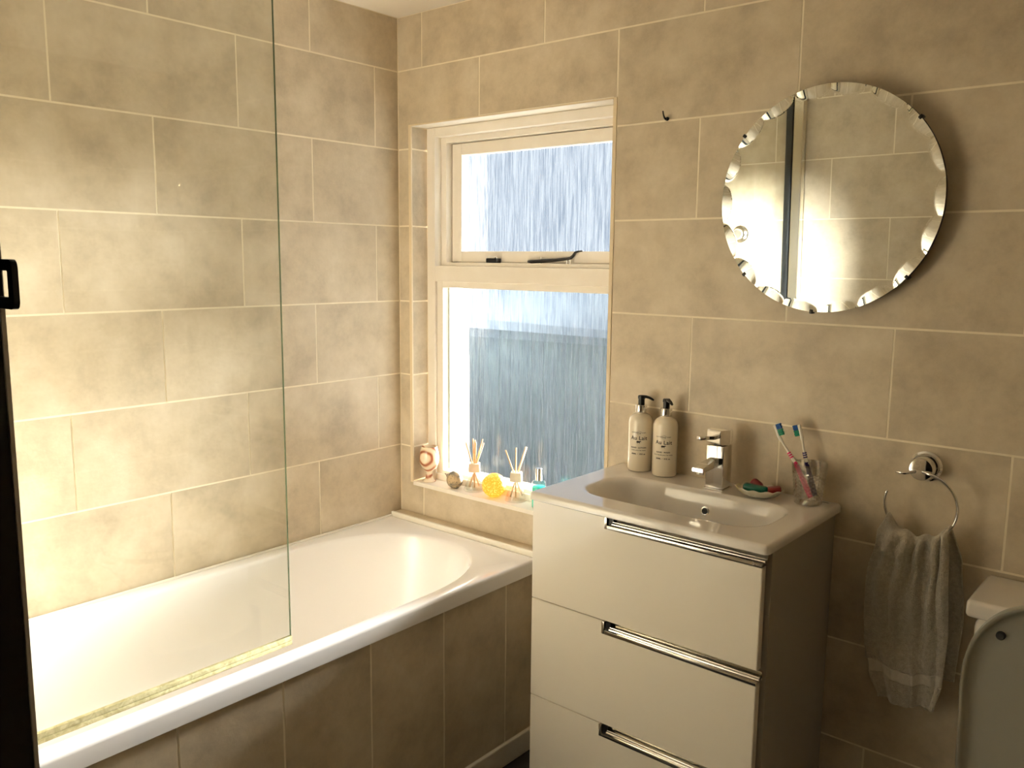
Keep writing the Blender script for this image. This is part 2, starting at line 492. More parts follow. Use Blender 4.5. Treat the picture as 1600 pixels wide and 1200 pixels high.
# foot wall (seen in the mirror): y = -1.75, faces +y, from x=0 to the doorway at x=1.47
DX0, DX1 = 1.487, 2.34
bm = bmesh.new()
box(bm, -0.0, 1.46, 0.0007, 0.12, 0, 2.40)
wallf = struct(link('wall_foot', bm, M['grout']))
wallf.rotation_euler = (0, 0, PI); wallf.location = (1.46, -1.75, 0)
tiled(wallf, 1.46, 0.193, 0.443, z0=0.62)
bm = bmesh.new()
box(bm, DX1, 2.75, -1.87, -1.7515, 0, 2.40)
box(bm, 1.46, DX1, -1.87, -1.7515, 2.05, 2.40)
struct(link('wall_doorway', bm, M['ceiling']))
# right wall
bm = bmesh.new(); box(bm, 0, 1.90, 0.0015, 0.15, 0, 2.40)
wallr = struct(link('wall_right', bm, M['grout']))
wallr.rotation_euler = (0, 0, R(-90)); wallr.location = (2.60, 0.0, 0)
tiled(wallr, 1.75, 0.20, 0.45, z0=0.0)
# hallway beyond the doorway
bm = bmesh.new()
box(bm, 0.9, 3.2, -3.4, -3.3, -0.1, 2.45); box(bm, 0.8, 0.9, -3.4, -1.87, -0.1, 2.45); box(bm, 3.2, 3.3, -3.4, -1.87, -0.1, 2.45)
box(bm, 0.9, 3.2, -3.3, -1.87, 2.42, 2.5)
box(bm, 2.75, 3.2, -1.87, -1.77, 0, 2.42); box(bm, 0.9, 1.46, -1.90, -1.87, 0, 2.42)
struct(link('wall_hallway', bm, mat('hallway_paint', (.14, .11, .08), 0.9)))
struct(link('ceiling', bx(-0.15, 2.75, -1.87, 0.26, ZC, ZC + 0.12), M['ceiling']))
struct(link('floor', bx(-0.15, 3.2, -3.3, 0.26, -0.12, 0.0), M['floor']))

# tile-clad reveals of the window opening (left side with grout lines, soffit, sill)
ed = [ZL[k] for k in range(len(ZL)) if WZ0 < ZL[k] < WZ1]
edz = [WZ1] + ed + [WZ0]
rev = struct(link('trim_1', bx(WX0 - .010, WX0 - .002, 0.002, 0.080, WZ0, WZ1), M['grout']))
for a, b in zip(edz, edz[1:]):
    bm = bx(WX0 - .004, WX0 - .0002, 0.001, 0.074, b + JT, a - JT, bev=0.0006, seg=1)
    link('tile', bm, M['tile'], rev)
rev2 = struct(link('trim_2', bx(WX1 + .002, WX1 + .010, 0.002, 0.080, WZ0, WZ1), M['grout']))
for a, b in zip(edz, edz[1:]):
    link('tile', bx(WX1 + .0002, WX1 + .004, 0.001, 0.074, b + JT, a - JT, bev=0.0006, seg=1), M['tile'], rev2)
struct(link('trim_3', bx(WX0, WX1, 0.0, 0.16, WZ1, WZ1 + .006), M['wood_white']))
struct(link('trim_4', bx(WX0, WX1, -0.001, 0.165, WZ0 - .014, WZ0, bev=0.001), M['wood_white']))   # sill board
# slim edging bars round the opening
struct(link('trim_5', bx(WX0 - .012, WX0, -0.0022, 0.004, WZ0 - .004, WZ1 + .004, bev=.001), M['trim']))
struct(link('trim_6', bx(WX1, WX1 + .012, -0.0022, 0.004, WZ0 - .004, WZ1 + .004, bev=.001), M['trim']))
struct(link('trim_7', bx(WX0, WX1, -0.0022, 0.004, WZ1, WZ1 + .004, bev=.001), M['trim']))

# ------------------------------------------------------------------ window
win = bpy.data.objects.new('window_1', None); C.objects.link(win); win.location = (WX0, 0.07, WZ0)
struct(win)
def wpart(name, bm, m, parent=None, **k):
    o = link(name, bm, m, None, **k)
    for v in o.data.vertices: v.co -= Vector((WX0, 0.07, WZ0))
    o.parent = parent or win
    return o
x0, x1, z0, z1 = WX0 + .001, WX1 - .001, WZ0 + .0005, WZ1 - .0005
W = M['wood_white']
xr = x1 - 0.030
wpart('window_frame', bx(x0, 0.100, .070, .160, z0, z1, bev=.0015), W)
wpart('window_frame', bx(xr, x1, .070, .160, z0, z1, bev=.0015), W)
wpart('window_frame', bx(0.100, xr, .070, .160, 1.900, z1, bev=.0015), W)
wpart('window_frame', bx(0.100, xr, .070, .160, z0, z0 + .022, bev=.0015), W)
wpart('transom', bx(0.100, xr, .070, .160, 1.425, 1.477, bev=.002), W)
# inner rebate, upper light
bm = bmesh.new()
box(bm, .100, .1245, .100, .160, 1.477, 1.900, bev=.001); box(bm, xr - .012, xr, .100, .160, 1.477, 1.900, bev=.001)
box(bm, .1245, xr - .012, .100, .160, 1.882, 1.900, bev=.001); box(bm, .1245, xr - .012, .094, .160, 1.477, 1.489, bev=.001)
wpart('rebate', bm, W)
bm = bmesh.new()
box(bm, .1235, .137, .1590, .1650, 1.480, 1.890); box(bm, xr - .022, xr - .011, .1590, .1650, 1.480, 1.890)
box(bm, .137, xr - .022, .1590, .1650, 1.872, 1.890); box(bm, .137, xr - .022, .1590, .1650, 1.480, 1.500)
wpart('stop', bm, W)
# casement sash
sx0, sx1 = .1265, xr - .013
g0, g1 = .170, sx1 - .026
bm = bmesh.new()
box(bm, sx0, g0, .126, .158, 1.491, 1.880, bev=.002); box(bm, g1, sx1, .126, .158, 1.491, 1.880, bev=.002)
box(bm, g0, g1, .126, .158, 1.842, 1.880, bev=.002); box(bm, g0, g1, .126, .158, 1.491, 1.527, bev=.002)
sash = wpart('sash', bm, W)
pane = bx(g0 - .004, g1 + .004, .141, .145, 1.523, 1.846)
p1 = wpart('pane', pane, M['rain'], sash)
# lower light: bead and pane
bm = bmesh.new()
box(bm, .100, .127, .080, .128, z0 + .022, 1.425, bev=.001); box(bm, xr - .012, xr, .080, .128, z0 + .022, 1.425, bev=.001)
box(bm, .127, xr - .012, .080, .128, 1.405, 1.425, bev=.001); box(bm, .127, xr - .012, .080, .128, z0 + .022, z0 + .034, bev=.001)
wpart('bead', bm, W)
wpart('pane', bx(.124, xr - .009, .112, .116, z0 + .030, 1.409), M['rain'])
# dark perished putty line beside the panes
bm = bmesh.new()
box(bm, .127, .1295, .1075, .112, z0 + .036, 1.405)
wpart('putty', bm, mat('perished_putty', (.25, .24, .12), .8))
# casement furniture
ft = thing('casement_fastener', 'small black and chrome catch on the sash rail of the upper window pane', 'catch', (.327, .113, 1.489))
ft.scale = (1.3, 1.2, 1.35)
bm = bmesh.new(); box(bm, -.018, .018, -.010, .008, .0005, .011, bev=.0015)
link('catch_body', bm, M['black'], ft)
bm = bmesh.new(); box(bm, -.017, .017, -.009, -.004, .011, .015, bev=.001); box(bm, .010, .0175, -.009, .008, .011, .014, bev=.001); box(bm, -.017, .017, .003, .007, .011, .014, bev=.001)
link('catch_plate', bm, M['chrome'], ft)
st = thing('casement_stay', 'dark metal stay arm with a curled handle along the foot of the upper window', 'window stay', (.585, .114, 1.489))
pts = [(-.112, 0, .006), (-.10, 0, .006), (-.06, 0, .008), (0, 0, .012), (.04, 0, .016), (.052, 0, .018), (.062, 0, .026), (.072, -.004, .035), (.085, -.006, .038), (.10, -.008, .039)]
link('stay_arm', tube(pts, [.007, .0085, .0085, .0072, .0068, .007, .006, .005, .004, .0025], 10, flat=.7), M['steel_stay'], st, smooth=True)
bm = bmesh.new()
lathe([(.0022, 0), (.0022, .014), (.0034, .0145), (.0034, .018)], 12, bm=bm, c=(-.062, 0, .0005))
link('stay_pin', bm, M['chrome'], st, smooth=40)
for xx in (.038, .050):
    link('stay_pin', lathe([(.0045, 0), (.0045, .0012), (.0022, .0014), (.0022, .015)], 12, c=(xx, 0, .0005)), M['chrome'], st, smooth=40)

# ------------------------------------------------------------------ outside
struct(link('ground_outside', bx(-16, 12, 0.40, 22, -3.2, -3.0), M['ground']))
nb = thing('neighbouring_house', 'pale house wall next door, blurred at the left of the window glass', 'building', (-6.5, 3.0, -3.0))
link('wall', bx(-1.5, 1.5, -2.2, 2.0, 0, 6.6), M['render'], nb)
link('roof', prism(bmesh.new(), [(-1.8, 6.6), (1.7, 6.6), (0, 7.9)], 'y', -2.4, 2.2), M['fence'], nb)
ob = thing('outbuilding', 'blue grey boarded outbuilding seen blurred through the lower window pane', 'building', (-4.1, 6.4, -3.0))
for i in range(41):
    link('board', bx(-4.95 + i * .18, -4.95 + i * .18 + .17, -.02 + .006 * (i % 3), .03, 0, 3.62), M['fence'], ob)
link('wall', bx(-4.93, 2.4, .03, 2.6, 0, 3.61), M['fence'], ob)
link('roof', prism(bmesh.new(), [(-.2, 3.62), (1.3, 4.12), (2.8, 3.62)], 'x', -5.1, 2.6), mat('slate_roof', (.20, .24, .28), .8), ob)

# ------------------------------------------------------------------ bath
bath = thing('bathtub', 'white acrylic bathtub with a tiled side panel below the window', 'bathtub', (0.33, -0.9, 0))
def bpart(name, bm, m, parent=None, **k):
    o = link(name, bm, m, None, **k)
    for v in o.data.vertices: v.co -= Vector((.33, -.9, 0))
    o.parent = parent or bath
    return o
RX0, RX1, RY0, RY1, RZ = 0.004, 0.656, -1.745, -0.052, 0.613
cx, ca = 0.330, 0.277
def inside(x, y):
    dx = abs(x - cx) / ca
    if dx > 1: return False
    if y > -.50: return dx ** 2.3 + (abs(y + .50) / .378) ** 2.3 < 1
    if y < -1.45: return dx ** 3 + (abs(y + 1.45) / .22) ** 3 < 1
    return True
cc = Vector((cx, -.86))
angs = [2 * PI * i / 200 for i in range(200)]
for X in (RX0, RX1):
    for Y in (RY0, RY1):
        a = math.atan2(Y - cc.y, X - cc.x) % (2 * PI); angs.append(a)
# denser near the window end
angs += [PI / 2 + (i - 40) * R(0.9) for i in range(81)]
angs = sorted(set(round(a % (2 * PI), 5) for a in angs))
inner = []; outer = []
for a in angs:
    d = Vector((math.cos(a), math.sin(a)))
    lo, hi = 0.0, 2.0
    for _ in range(40):
        md = (lo + hi) / 2; p = cc + d * md
        if inside(p.x, p.y): lo = md
        else: hi = md
    inner.append(cc + d * lo)
    tx = ((RX1 if d.x > 0 else RX0) - cc.x) / d.x if abs(d.x) > 1e-6 else 9
    ty = ((RY1 if d.y > 0 else RY0) - cc.y) / d.y if abs(d.y) > 1e-6 else 9
    outer.append(cc + d * min(tx, ty))
bm = bmesh.new()
def clampo(p, ins):
    return (min(max(p.x, RX0 + ins), RX1 - ins), min(max(p.y, RY0 + ins), RY1 - ins))
rings = []
for ins, z in [(.004, .567), (0, .569), (0, .604), (.0015, .6095), (.005, .6122), (.010, RZ)]:
    rings.append([(*clampo(p, ins), z) for p in outer])
def grow(k, z, add=0.0):
    out = []
    for p in inner:
        q = cc + (p - cc) * k
        dn = (p - cc).normalized()
        out.append((cx + (p.x - cx) * k + dn.x * add, cc.y + (p.y - cc.y) * (1 - (1 - k) * .62) + dn.y * add, z))
    return out
rings += [grow(1.0, RZ - .0005, .010), grow(1.0, RZ - .004, .003), grow(.995, RZ - .012), grow(.975, .55), grow(.94, .47), grow(.90, .38), grow(.86, .31),
          grow(.80, .265), grow(.68, .240), grow(.45, .230), grow(.2, .226)]
VR = [[bm.verts.new(c) for c in r_] for r_ in rings]
n = len(angs)
for a, b in zip(VR, VR[1:]):
    for i in range(n): bm.faces.new((a[i], a[(i + 1) % n], b[(i + 1) % n], b[i]))
bm.faces.new(VR[-1])
bpart('tub', bm, M['acrylic'], smooth=50)
# waste and overflow at the foot end
bpart('overflow', lathe([(.030, 0), (.030, .006), (.02, .010)], 24, c=(0, 0, 0)), M['chrome'], smooth=40).matrix_local = Matrix.Translation((0.0, -.665, .50)) @ Matrix.Rotation(R(-72), 4, 'X')
# tiled panel
pan = bpart('panel', bx(.618, .6432, -1.745, -.045, 0.001, .567), M['grout'])
js = [-1.745, -1.447, -1.197, -.947, -.692, -.437, -.180, -.045]
for a, b in zip(js, js[1:]):
    o = link('tile', bx(-(b - a) / 2 + JT, (b - a) / 2 - JT, -.003, .003, -.247, .247, bev=.0008, seg=1), M['tile'], pan)
    o.rotation_euler = (0, 0, R(90)); o.location = (.641 - .33, (a + b) / 2 + .9, .070 + .248)
bpart('skirting', bx(.6405, .654, -1.745, -.045, 0.001, .070, bev=.003), M['wood_white'])
bpart('sealant', bx(.0015, .008, -1.745, -.045, .606, .6175, bev=.002), M['silicone'])
# boxed ledge and white edging between bath and window wall
ledge = struct(link('trim_8', bx(.003, .895, -.042, -.001, .001, .6205), M['grout']))
for a, b in ((.003, .380), (.380, .895)):
    link('tile', bx(a + JT / 2, b - JT / 2, -.0425, -.0012, .6205, .6245, bev=.0006, seg=1), M['tile'], ledge)
struct(link('trim_9', bx(.003, .700, -.0515, -.0425, .606, .6275, bev=.002), M['silicone']))

# ------------------------------------------------------------------ glass screen
scr = thing('shower_screen', 'frameless clear glass shower screen standing on the bath rim', 'shower screen', (.591, -1.74, RZ))
bm = bx(-.003, .003, .012, .853, .016, 1.50)
for f in bm.faces:
    if abs(f.normal.x) < .5: f.material_index = 1
link('glass_panel', bm, [M['glass'], M['glass_edge']], scr)
bm = bmesh.new(); box(bm, -.006, .006, .012, .855, .0008, .011, bev=.003); box(bm, -.0045, .0045, .012, .855, .011, .022, bev=.001)
link('seal_strip', bm, M['seal'], scr, smooth=40)
bm = bmesh.new(); box(bm, -.014, .014, -.0065, .028, .001, 1.51, bev=.002); box(bm, -.018, .018, -.009, .006, .001, 1.51, bev=.001)
link('wall_profile', bm, mat('dark_chrome_profile', (.10, .11, .12), .2, metal=.9), scr)
link('wall_post', bx(.020, .062, -.0085, .030, .001, 1.51, bev=.004), M['brushed'], scr)
# shower valve knob on the foot wall (seen in the mirror)
kn = thing('shower_valve', 'round chrome shower valve reflected at the left of the mirror', 'tap', (.36, -1.75, 1.55))
for nm, pr in (('plate', [(.04, .0008), (.04, .006), (.034, .010)]), ('knob', [(.022, .010), (.024, .035), (.020, .042)])):
    o = link(nm, lathe(pr, 28), M['chrome'], kn, smooth=40); o.rotation_euler = (R(-90), 0, 0)

# ------------------------------------------------------------------ vanity unit
VX0, VX1, VY = .903, 1.512, -.381
van = thing('vanity_unit', 'white gloss three-drawer washbasin cabinet standing beside the bath', 'cabinet', (1.21, -.19, 0))
def vpart(name, bm, m, parent=None, **k):
    o = link(name, bm, m, None, **k)
    for v in o.data.vertices: v.co -= Vector((1.21, -.19, 0))
    o.parent = parent or van
    return o
bm = bmesh.new()
box(bm, VX0, VX1, -.360, -.004, .10, .9165, bev=.001)
vpart('carcass', bm, M['carcass'])
vpart('plinth', bx(VX0 + .02, VX1 - .02, -.32, -.02, .001, .10), M['dark'])
HX = 1.112
for k, (zt, zb) in enumerate(((.9125, .6585), (.6555, .3985), (.3955, .140))):
    bm = bmesh.new()
    prism(bm, [(VX0 - .004, zb), (1.500, zb), (1.500, zt - .031), (HX + .0, zt - .031), (HX, zt), (VX0 - .004, zt)], 'y', VY, -.362)
    bmesh.ops.bevel(bm, geom=[e for e in bm.edges if all(abs(v.co.y - VY) < 1e-5 for v in e.verts)], offset=.0012, segments=2, affect='EDGES')
    dr = vpart('drawer', bm, M['gloss_white'], smooth=30)
    bm = bmesh.new()
    # flat face border (left upright and bottom rail), recess plate, rails
    box(bm, HX + .0005, HX + .0075, VY - .001, -.364, zt - .0305, zt - .0005, bev=.0006)
    box(bm, HX + .0075, 1.4995, VY - .001, -.364, zt - .0305, zt - .0215, bev=.0006)
    if k == 0:
        prism(bm, [(-.3765, zt - .0215), (-.363, zt - .0215), (-.363, zt - .001), (-.3655, zt - .001)], 'x', HX + .0235, 1.5065)
    else:
        prism(bm, [(-.370, zt - .001), (-.363, zt - .001), (-.363, zt - .0215), (-.3655, zt - .0215)], 'x', HX + .0235, 1.5065)
    tube([(HX + .022, VY + .001, zt - .0165), (1.506, VY + .001, zt - .0165)], .0032, 10, bm=bm)
    tube([(HX + .022, VY + .003, zt - .0115), (1.506, VY + .003, zt - .0115)], .0012, 8, bm=bm)
    h = vpart('handle', bm, M['brushed'], None, smooth=30); h.parent = dr
    dk = vpart('handle_end', bx(HX + .0078, HX + .0232, -.377, -.364, zt - .0214, zt - .001), M['dark'], None); dk.parent = dr
    if k == 0:
        V, Fc = text_tris('Roca', .0088, .0)
        bm = bmesh.new(); vv = [bm.verts.new((1.487 + v.x, VY - .0014, zt - .0285 + v.y)) for v in V]
        for f in Fc:
            try: bm.faces.new([vv[i] for i in f])
            except ValueError: pass
        t_ = vpart('lettering', bm, M['greyink']); t_.parent = dr

# basin (heightfield top with a bowl)
bas = thing('washbasin', 'white ceramic inset washbasin with a rectangular bowl on top of the drawer unit', 'washbasin', (1.215, -.205, .9175))
BX0, BX1, BY0, BY1, BT = .9075, 1.523, -.4095, -.0025, .94
bcx, bcy, bhx, bhy, brad = 1.221, -.2205, .238, .108, .075
def sdf(x, y):
    qx = abs(x - bcx) - bhx + brad; qy = abs(y - bcy) - bhy + brad
    return math.hypot(max(qx, 0), max(qy, 0)) + min(max(qx, qy), 0) - brad
def bowl(x, y):
    s = -sdf(x, y)
    if s <= -.004: return BT
    wl = .030 + .11 * max(0, min(1, (1.12 - x) / .14))       # gentler slope at the left
    s2 = s + .004
    t = s2 / wl
    dep = .105
    if t < 1:
        z = dep * .88 * (t * t * (3 - 2 * t)) if t < 1 else dep
    else:
        z = dep * .88
    z += dep * .12 * min(1, max(0, s2) / .09)
    return BT - z
bm = bmesh.new()
NX, NY = 170, 116
def lin(a, b, n, e=.008):
    o = [a, a + .0012, a + .0032, a + .006]
    m_ = [a + e + (b - a - 2 * e) * i / (n) for i in range(n + 1)]
    return o + m_ + [b - .006, b - .0032, b - .0012, b]
XS = lin(BX0, BX1, NX); YS = lin(BY0, BY1, NY)
def edge_drop(x, y):
    rr = .009
    def one(d): return 0 if d >= rr else rr - math.sqrt(max(0, rr * rr - (rr - d) ** 2))
    return max(one(x - BX0), one(BX1 - x), one(y - BY0))
grid = [[bm.verts.new((x, y, bowl(x, y) - edge_drop(x, y))) for y in YS] for x in XS]
# round plan corners at the front
for i, x in enumerate(XS):
    for j, y in enumerate(YS):
        v = grid[i][j]; rc = .012
        for X, sx in ((BX0 + rc, -1), (BX1 - rc, 1)):
            dx = (x - X) * sx; dy = (BY0 + rc) - y
            if dx > 0 and dy > 0:
                d = max(dx, dy); L_ = math.hypot(dx, dy)
                v.co.x = X + sx * dx / L_ * d; v.co.y = BY0 + rc - dy / L_ * d
for i in range(len(XS) - 1):
    for j in range(len(YS) - 1):
        bm.faces.new((grid[i][j], grid[i + 1][j], grid[i + 1][j + 1], grid[i][j + 1]))
be = [e for e in bm.edges if e.is_boundary]
r2 = bmesh.ops.extrude_edge_only(bm, edges=be)
nv = [g for g in r2['geom'] if isinstance(g, bmesh.types.BMVert)]
for v in nv: v.co.z = .921
be = [e for e in bm.edges if e.is_boundary]
r3 = bmesh.ops.extrude_edge_only(bm, edges=be)
nv = [g for g in r3['geom'] if isinstance(g, bmesh.types.BMVert)]
for v in nv:
    v.co.z = .9182
    v.co.x += .004 if v.co.x < 1.2 else -.004
    v.co.y += .004 if v.co.y < -.2 else -.001
for v in bm.verts: v.co -= Vector((1.215, -.205, .9175))
link('basin', bm, M['ceramic'], bas, smooth=50)
# the bowl hollow sits inside the cabinet: give the carcass top a cut-out
car = [o for o in van.children if o.name.startswith('carcass')][0]
bm = bmesh.new()
box(bm, VX0, VX0 + .016, -.360, -.004, .10, .9165, bev=.001); box(bm, VX1 - .016, VX1, -.360, -.004, .10, .9165, bev=.001)
box(bm, VX0 + .016, VX1 - .016, -.360, -.344, .10, .9165); box(bm, VX0 + .016, VX1 - .016, -.02, -.004, .10, .9165)
box(bm, VX0 + .016, VX1 - .016, -.344, -.02, .10, .116)
for v in bm.verts: v.co -= Vector((1.21, -.19, 0))
bmesh.ops.recalc_face_normals(bm, faces=bm.faces); bm.to_mesh(car.data); bm.free()
# overflow ring on the back slope
oy = -.1235
def oz(y): return bowl(1.236, y)
zc_ = oz(oy); sl = (oz(oy + .003) - oz(oy - .003)) / .006
ang = math.atan(sl)
ov = link('overflow', lathe([(.0115, -.004), (.0115, .0012), (.0100, .0022), (.0078, .0016), (.0072, -.004)], 28, cap0=False, cap1=False), M['chrome'], bas, smooth=50)
ov.location = Vector((1.236, oy, zc_)) - Vector((1.215, -.205, .9175)); ov.rotation_euler = (ang, 0, 0)
oh = link('overflow_hole', lathe([(.0075, -.003), (.0075, .0008)], 24), M['dark'], bas)
oh.location = ov.location; oh.rotation_euler = ov.rotation_euler
wz = bowl(1.225, -.24)
wo = link('waste', lathe([(.032, -.002), (.032, .002), (.028, .004), (.020, .005)], 32), M['chrome'], bas, smooth=40)
wo.location = Vector((1.225, -.235, wz)) - Vector((1.215, -.205, .9175))
pm = bx(-.010, .010, -.0012, .0012, 0, .0004)
om = link('maker_mark', pm, M['ink'], bas); om.location = (1.489 - 1.215, -.018 + .205, BT - .9175 + .0002)

# ------------------------------------------------------------------ tap
tp = thing('basin_tap', 'square chrome mixer tap on the back of the washbasin', 'tap', (1.2405, -.070, BT + .0006))
link('tap_base', bx(-.026, .026, -.026, .026, 0, .0035, bev=.0015), M['chrome'], tp)
link('tap_body', bx(-.0235, .0235, -.0235, .0235, .0036, .111, bev=.0022, seg=3), M['chrome'], tp, smooth=30)
bm = bmesh.new()
prism(bm, [(-.015, 0), (.015, 0), (.023, .006), (.023, .034), (.021, .037), (-.021, .037), (-.023, .034), (-.023, .006)], 'x', -.022, .022)
bmesh.ops.bevel(bm, geom=[e for e in bm.edges], offset=.0012, segments=2, affect='EDGES')
hd = link('tap_head', bm, M['chrome'], tp, smooth=30); hd.location = (0, 0, .113); hd.rotation_euler = (0, 0, R(-16))
link('tap_neck', lathe([(.014, .1105), (.014, .114)], 20), M['dark'], tp)
bm = bmesh.new(); box(bm, -.0055, .0055, -.076, -.020, .012, .0215, bev=.0015)
for v in bm.verts: v.co.z += (-.020 - v.co.y) * .10
lv = link('lever', bm, M['chrome'], hd, smooth=30)
bm = bmesh.new()
ys = [-.022, -.045, -.075, -.105, -.112]
sec = [(.0115, .060, .082), (.0115, .060, .080), (.0135, .060, .076), (.0150, .060, .0715), (.0145, .0615, .070)]
rg = []
for y, (hw, zb, zt) in zip(ys, sec):
    rg.append([bm.verts.new(p) for p in ((-hw, y, zb), (hw, y, zb), (hw, y, zt), (-hw, y, zt))])
for a, b in zip(rg, rg[1:]):
    for i in range(4): bm.faces.new((a[i], a[(i + 1) % 4], b[(i + 1) % 4], b[i]))
bm.faces.new(rg[0][::-1]); bm.faces.new(rg[-1])
bmesh.ops.bevel(bm, geom=bm.edges[:], offset=.0012, segments=2, affect='EDGES')
spt = link('spout', bm, M['chrome'], tp, smooth=30)
link('aerator', lathe([(.009, .0535), (.009, .0600)], 20, c=(0, -.096, 0)), M['chrome'], spt, smooth=40)

# ------------------------------------------------------------------ pump bottles
def wrap_text(bm, s, size, z, Rr, phi, bold=0.0, arc=0.0, spacing=1.0, serif=False):
    V, Fc = text_tris(s, size, bold, spacing)
    bm2 = bmesh.new(); vv = [bm2.verts.new(v) for v in V]
    for f in Fc:
        try: bm2.faces.new([vv[i] for i in f])
        except ValueError: pass
    cut = [e for e in bm2.edges if e.calc_length() > .002]
    if cut: bmesh.ops.subdivide_edges(bm2, edges=cut, cuts=2)
    bmesh.ops.triangulate(bm2, faces=bm2.faces)
    mp_ = {}
    for v in bm2.verts:
        a = phi + v.co.x / Rr
        zz = z + v.co.y + arc * v.co.x * v.co.x
        mp_[v] = bm.verts.new(((Rr + .0006) * math.cos(a), (Rr + .0006) * math.sin(a), zz))
    for f in bm2.faces: bm.faces.new([mp_[v] for v in f.verts])
    bm2.free()

def ring_2d(bm, Rr, phi, z, rx, rz, wd, n=28):
    prev = None
    for i in range(n + 1):
        t = 2 * PI * i / n
        a = []
        for k in (0, 1):
            x = (rx - k * wd) * math.cos(t); zz = (rz - k * wd) * math.sin(t)
            a.append(bm.verts.new(((Rr + .0006) * math.cos(phi + x / Rr), (Rr + .0006) * math.sin(phi + x / Rr), z + zz)))
        if prev: bm.faces.new((prev[0], a[0], a[1], prev[1]))
        prev = a

def poly_wrap(bm, pts, Rr, phi, z):
    vs2 = [bm.verts.new(((Rr + .0007) * math.cos(phi + x / Rr), (Rr + .0007) * math.sin(phi + x / Rr), z + y)) for x, y in pts]
    bm.faces.new(vs2)

def bottle(x, y, label, lines, pump_dir):
    t = thing('pump_bottle', label, 'bottle', (x, y, BT + .0006), 0, 'pump bottles on the washbasin')
    Rr = .0325
    prof = [(.027, 0), (.0305, .001), (Rr, .004), (Rr, .128), (.0318, .137), (.0295, .144), (.024, .1505), (.0165, .155), (.0135, .1565), (.0130, .160)]
    link('bottle_body', lathe(prof, 56), M['lotion'], t, smooth=40)
    link('collar', lathe([(.0150, .1585), (.0155, .160), (.0155, .1775), (.0145, .179)], 36), M['chrome'], t, smooth=40)
    bm = bmesh.new()
    lathe([(.0085, .179), (.0085, .194), (.0100, .195), (.0100, .201), (.0085, .2035)], 28, bm=bm)
    d = Vector((math.cos(pump_dir), math.sin(pump_dir), 0))
    tube([Vector((0, 0, .1995)) - d * .006, Vector((0, 0, .2005)) + d * .012, Vector((0, 0, .1985)) + d * .022, Vector((0, 0, .1945)) + d * .031, Vector((0, 0, .1925)) + d * .034],
         [.0055, .0058, .005, .0040, .0030], 10, bm=bm, flat=.7)
    link('pump_head', bm, M['black'], t, smooth=40)
    phi = math.atan2(-1.99 - y, 2.185 - x) - .12
    bm = bmesh.new()
    wrap_text(bm, 'SCOTTISH', .0038, .1060, Rr, phi - .38, .00005, spacing=1.0)
    wrap_text(bm, 'Fine', .0052, .1050, Rr, phi + .02, .00005)
    wrap_text(bm, 'SOAPS', .0038, .1060, Rr, phi + .40, .00005)
    ring_2d(bm, Rr, phi + .0, .1070, .0060, .0050, .0004)
    ring_2d(bm, Rr, phi + .10, .1085, .0030, .0026, .0003)
    wrap_text(bm, 'Au Lait', .0145, .0880, Rr, phi, .00022, spacing=1.05)
    # little cow
    cow = [(-.0058, .0042), (-.0045, .0052), (.0016, .0050), (.0030, .0056), (.0042, .0058), (.0064, .0046), (.0062, .0034), (.0040, .0034), (.0030, .0022),
           (.0026, -.0014), (.0016, -.0014), (.0014, .0012), (.0004, .0008), (-.0024, .0010), (-.0030, -.0014), (-.0040, -.0014), (-.0042, .0014), (-.0052, .0020), (-.0058, -.0004), (-.0063, -.0002)]
    poly_wrap(bm, cow, Rr, phi, .0795)
    wrap_text(bm, lines[0], .0052, .0650, Rr, phi - .03, .0002, spacing=1.15)
    wrap_text(bm, lines[1], .0045, .0585, Rr, phi - .03, .00005, spacing=1.0)
    wrap_text(bm, lines[2], .0050, .0480, Rr, phi - .03, .0002, spacing=1.0)
    link('lettering', bm, M['ink'], t)
    return t
bottle(.9925, -.0375, 'pump bottle nearer the window, printed Au Lait Hand Lotion, spout turned right', ('HAND  LOTION', 'Lotion pour les mains', '300ML  •  10 fl. oz'), R(12))
bottle(1.0715, -.0425, 'pump bottle nearer the tap, printed Au Lait Hand Wash, spout turned forward', ('HAND  WASH', 'Savon liquide pour les mains', '300ML  •  10 fl. oz'), R(-35))

# ------------------------------------------------------------------ soap dish and soaps
DC = Vector((1.352, -.075))
dish = thing('soap_dish', 'shell-shaped glazed soap dish with a wavy rim to the right of the tap', 'dish', (DC.x, DC.y, BT + .0006), R(12))
bm = bmesh.new(); n = 64; rings = []
for (s, z) in ((.35, 0), (.45, .0003), (.72, .006), (.92, .015), (1.0, .0205), (.985, .022), (.88, .0165), (.68, .0085), (.4, .0045), (.05, .004)):
    rg = []
    for i in range(n):
        a = 2 * PI * i / n
        wob = 1 + .035 * math.sin(a * 11) * s ** 3
        zz = z + (.0018 * math.sin(a * 11 + 1) if s > .85 else 0)
        rg.append(bm.verts.new((.056 * s * wob * math.cos(a), .040 * s * wob * math.sin(a), max(0, zz))))
    rings.append(rg)
for a, b in zip(rings, rings[1:]):
    for i in range(n): bm.faces.new((a[i], a[(i + 1) % n], b[(i + 1) % n], b[i]))
bm.faces.new(rings[0][::-1]); bm.faces.new(rings[-1])
link('dish', bm, M['shelldish'], dish, smooth=True)
def soap(name, label, m, loc, dims, rot, bev):
    o = link(name, bx(-dims[0] / 2, dims[0] / 2, -dims[1] / 2, dims[1] / 2, -dims[2] / 2, dims[2] / 2, bev=bev, seg=4), m, smooth=True)
    tag(o, label, 'soap', 'soaps in the dish'); o.location = loc; o.rotation_euler = rot
soap('soap_bar', 'dark green soap bar lying across the front of the dish', M['green_soap'], (DC.x - .004, DC.y - .014, BT + .0215), (.060, .022, .020), (R(10), R(3), R(6)), .007)
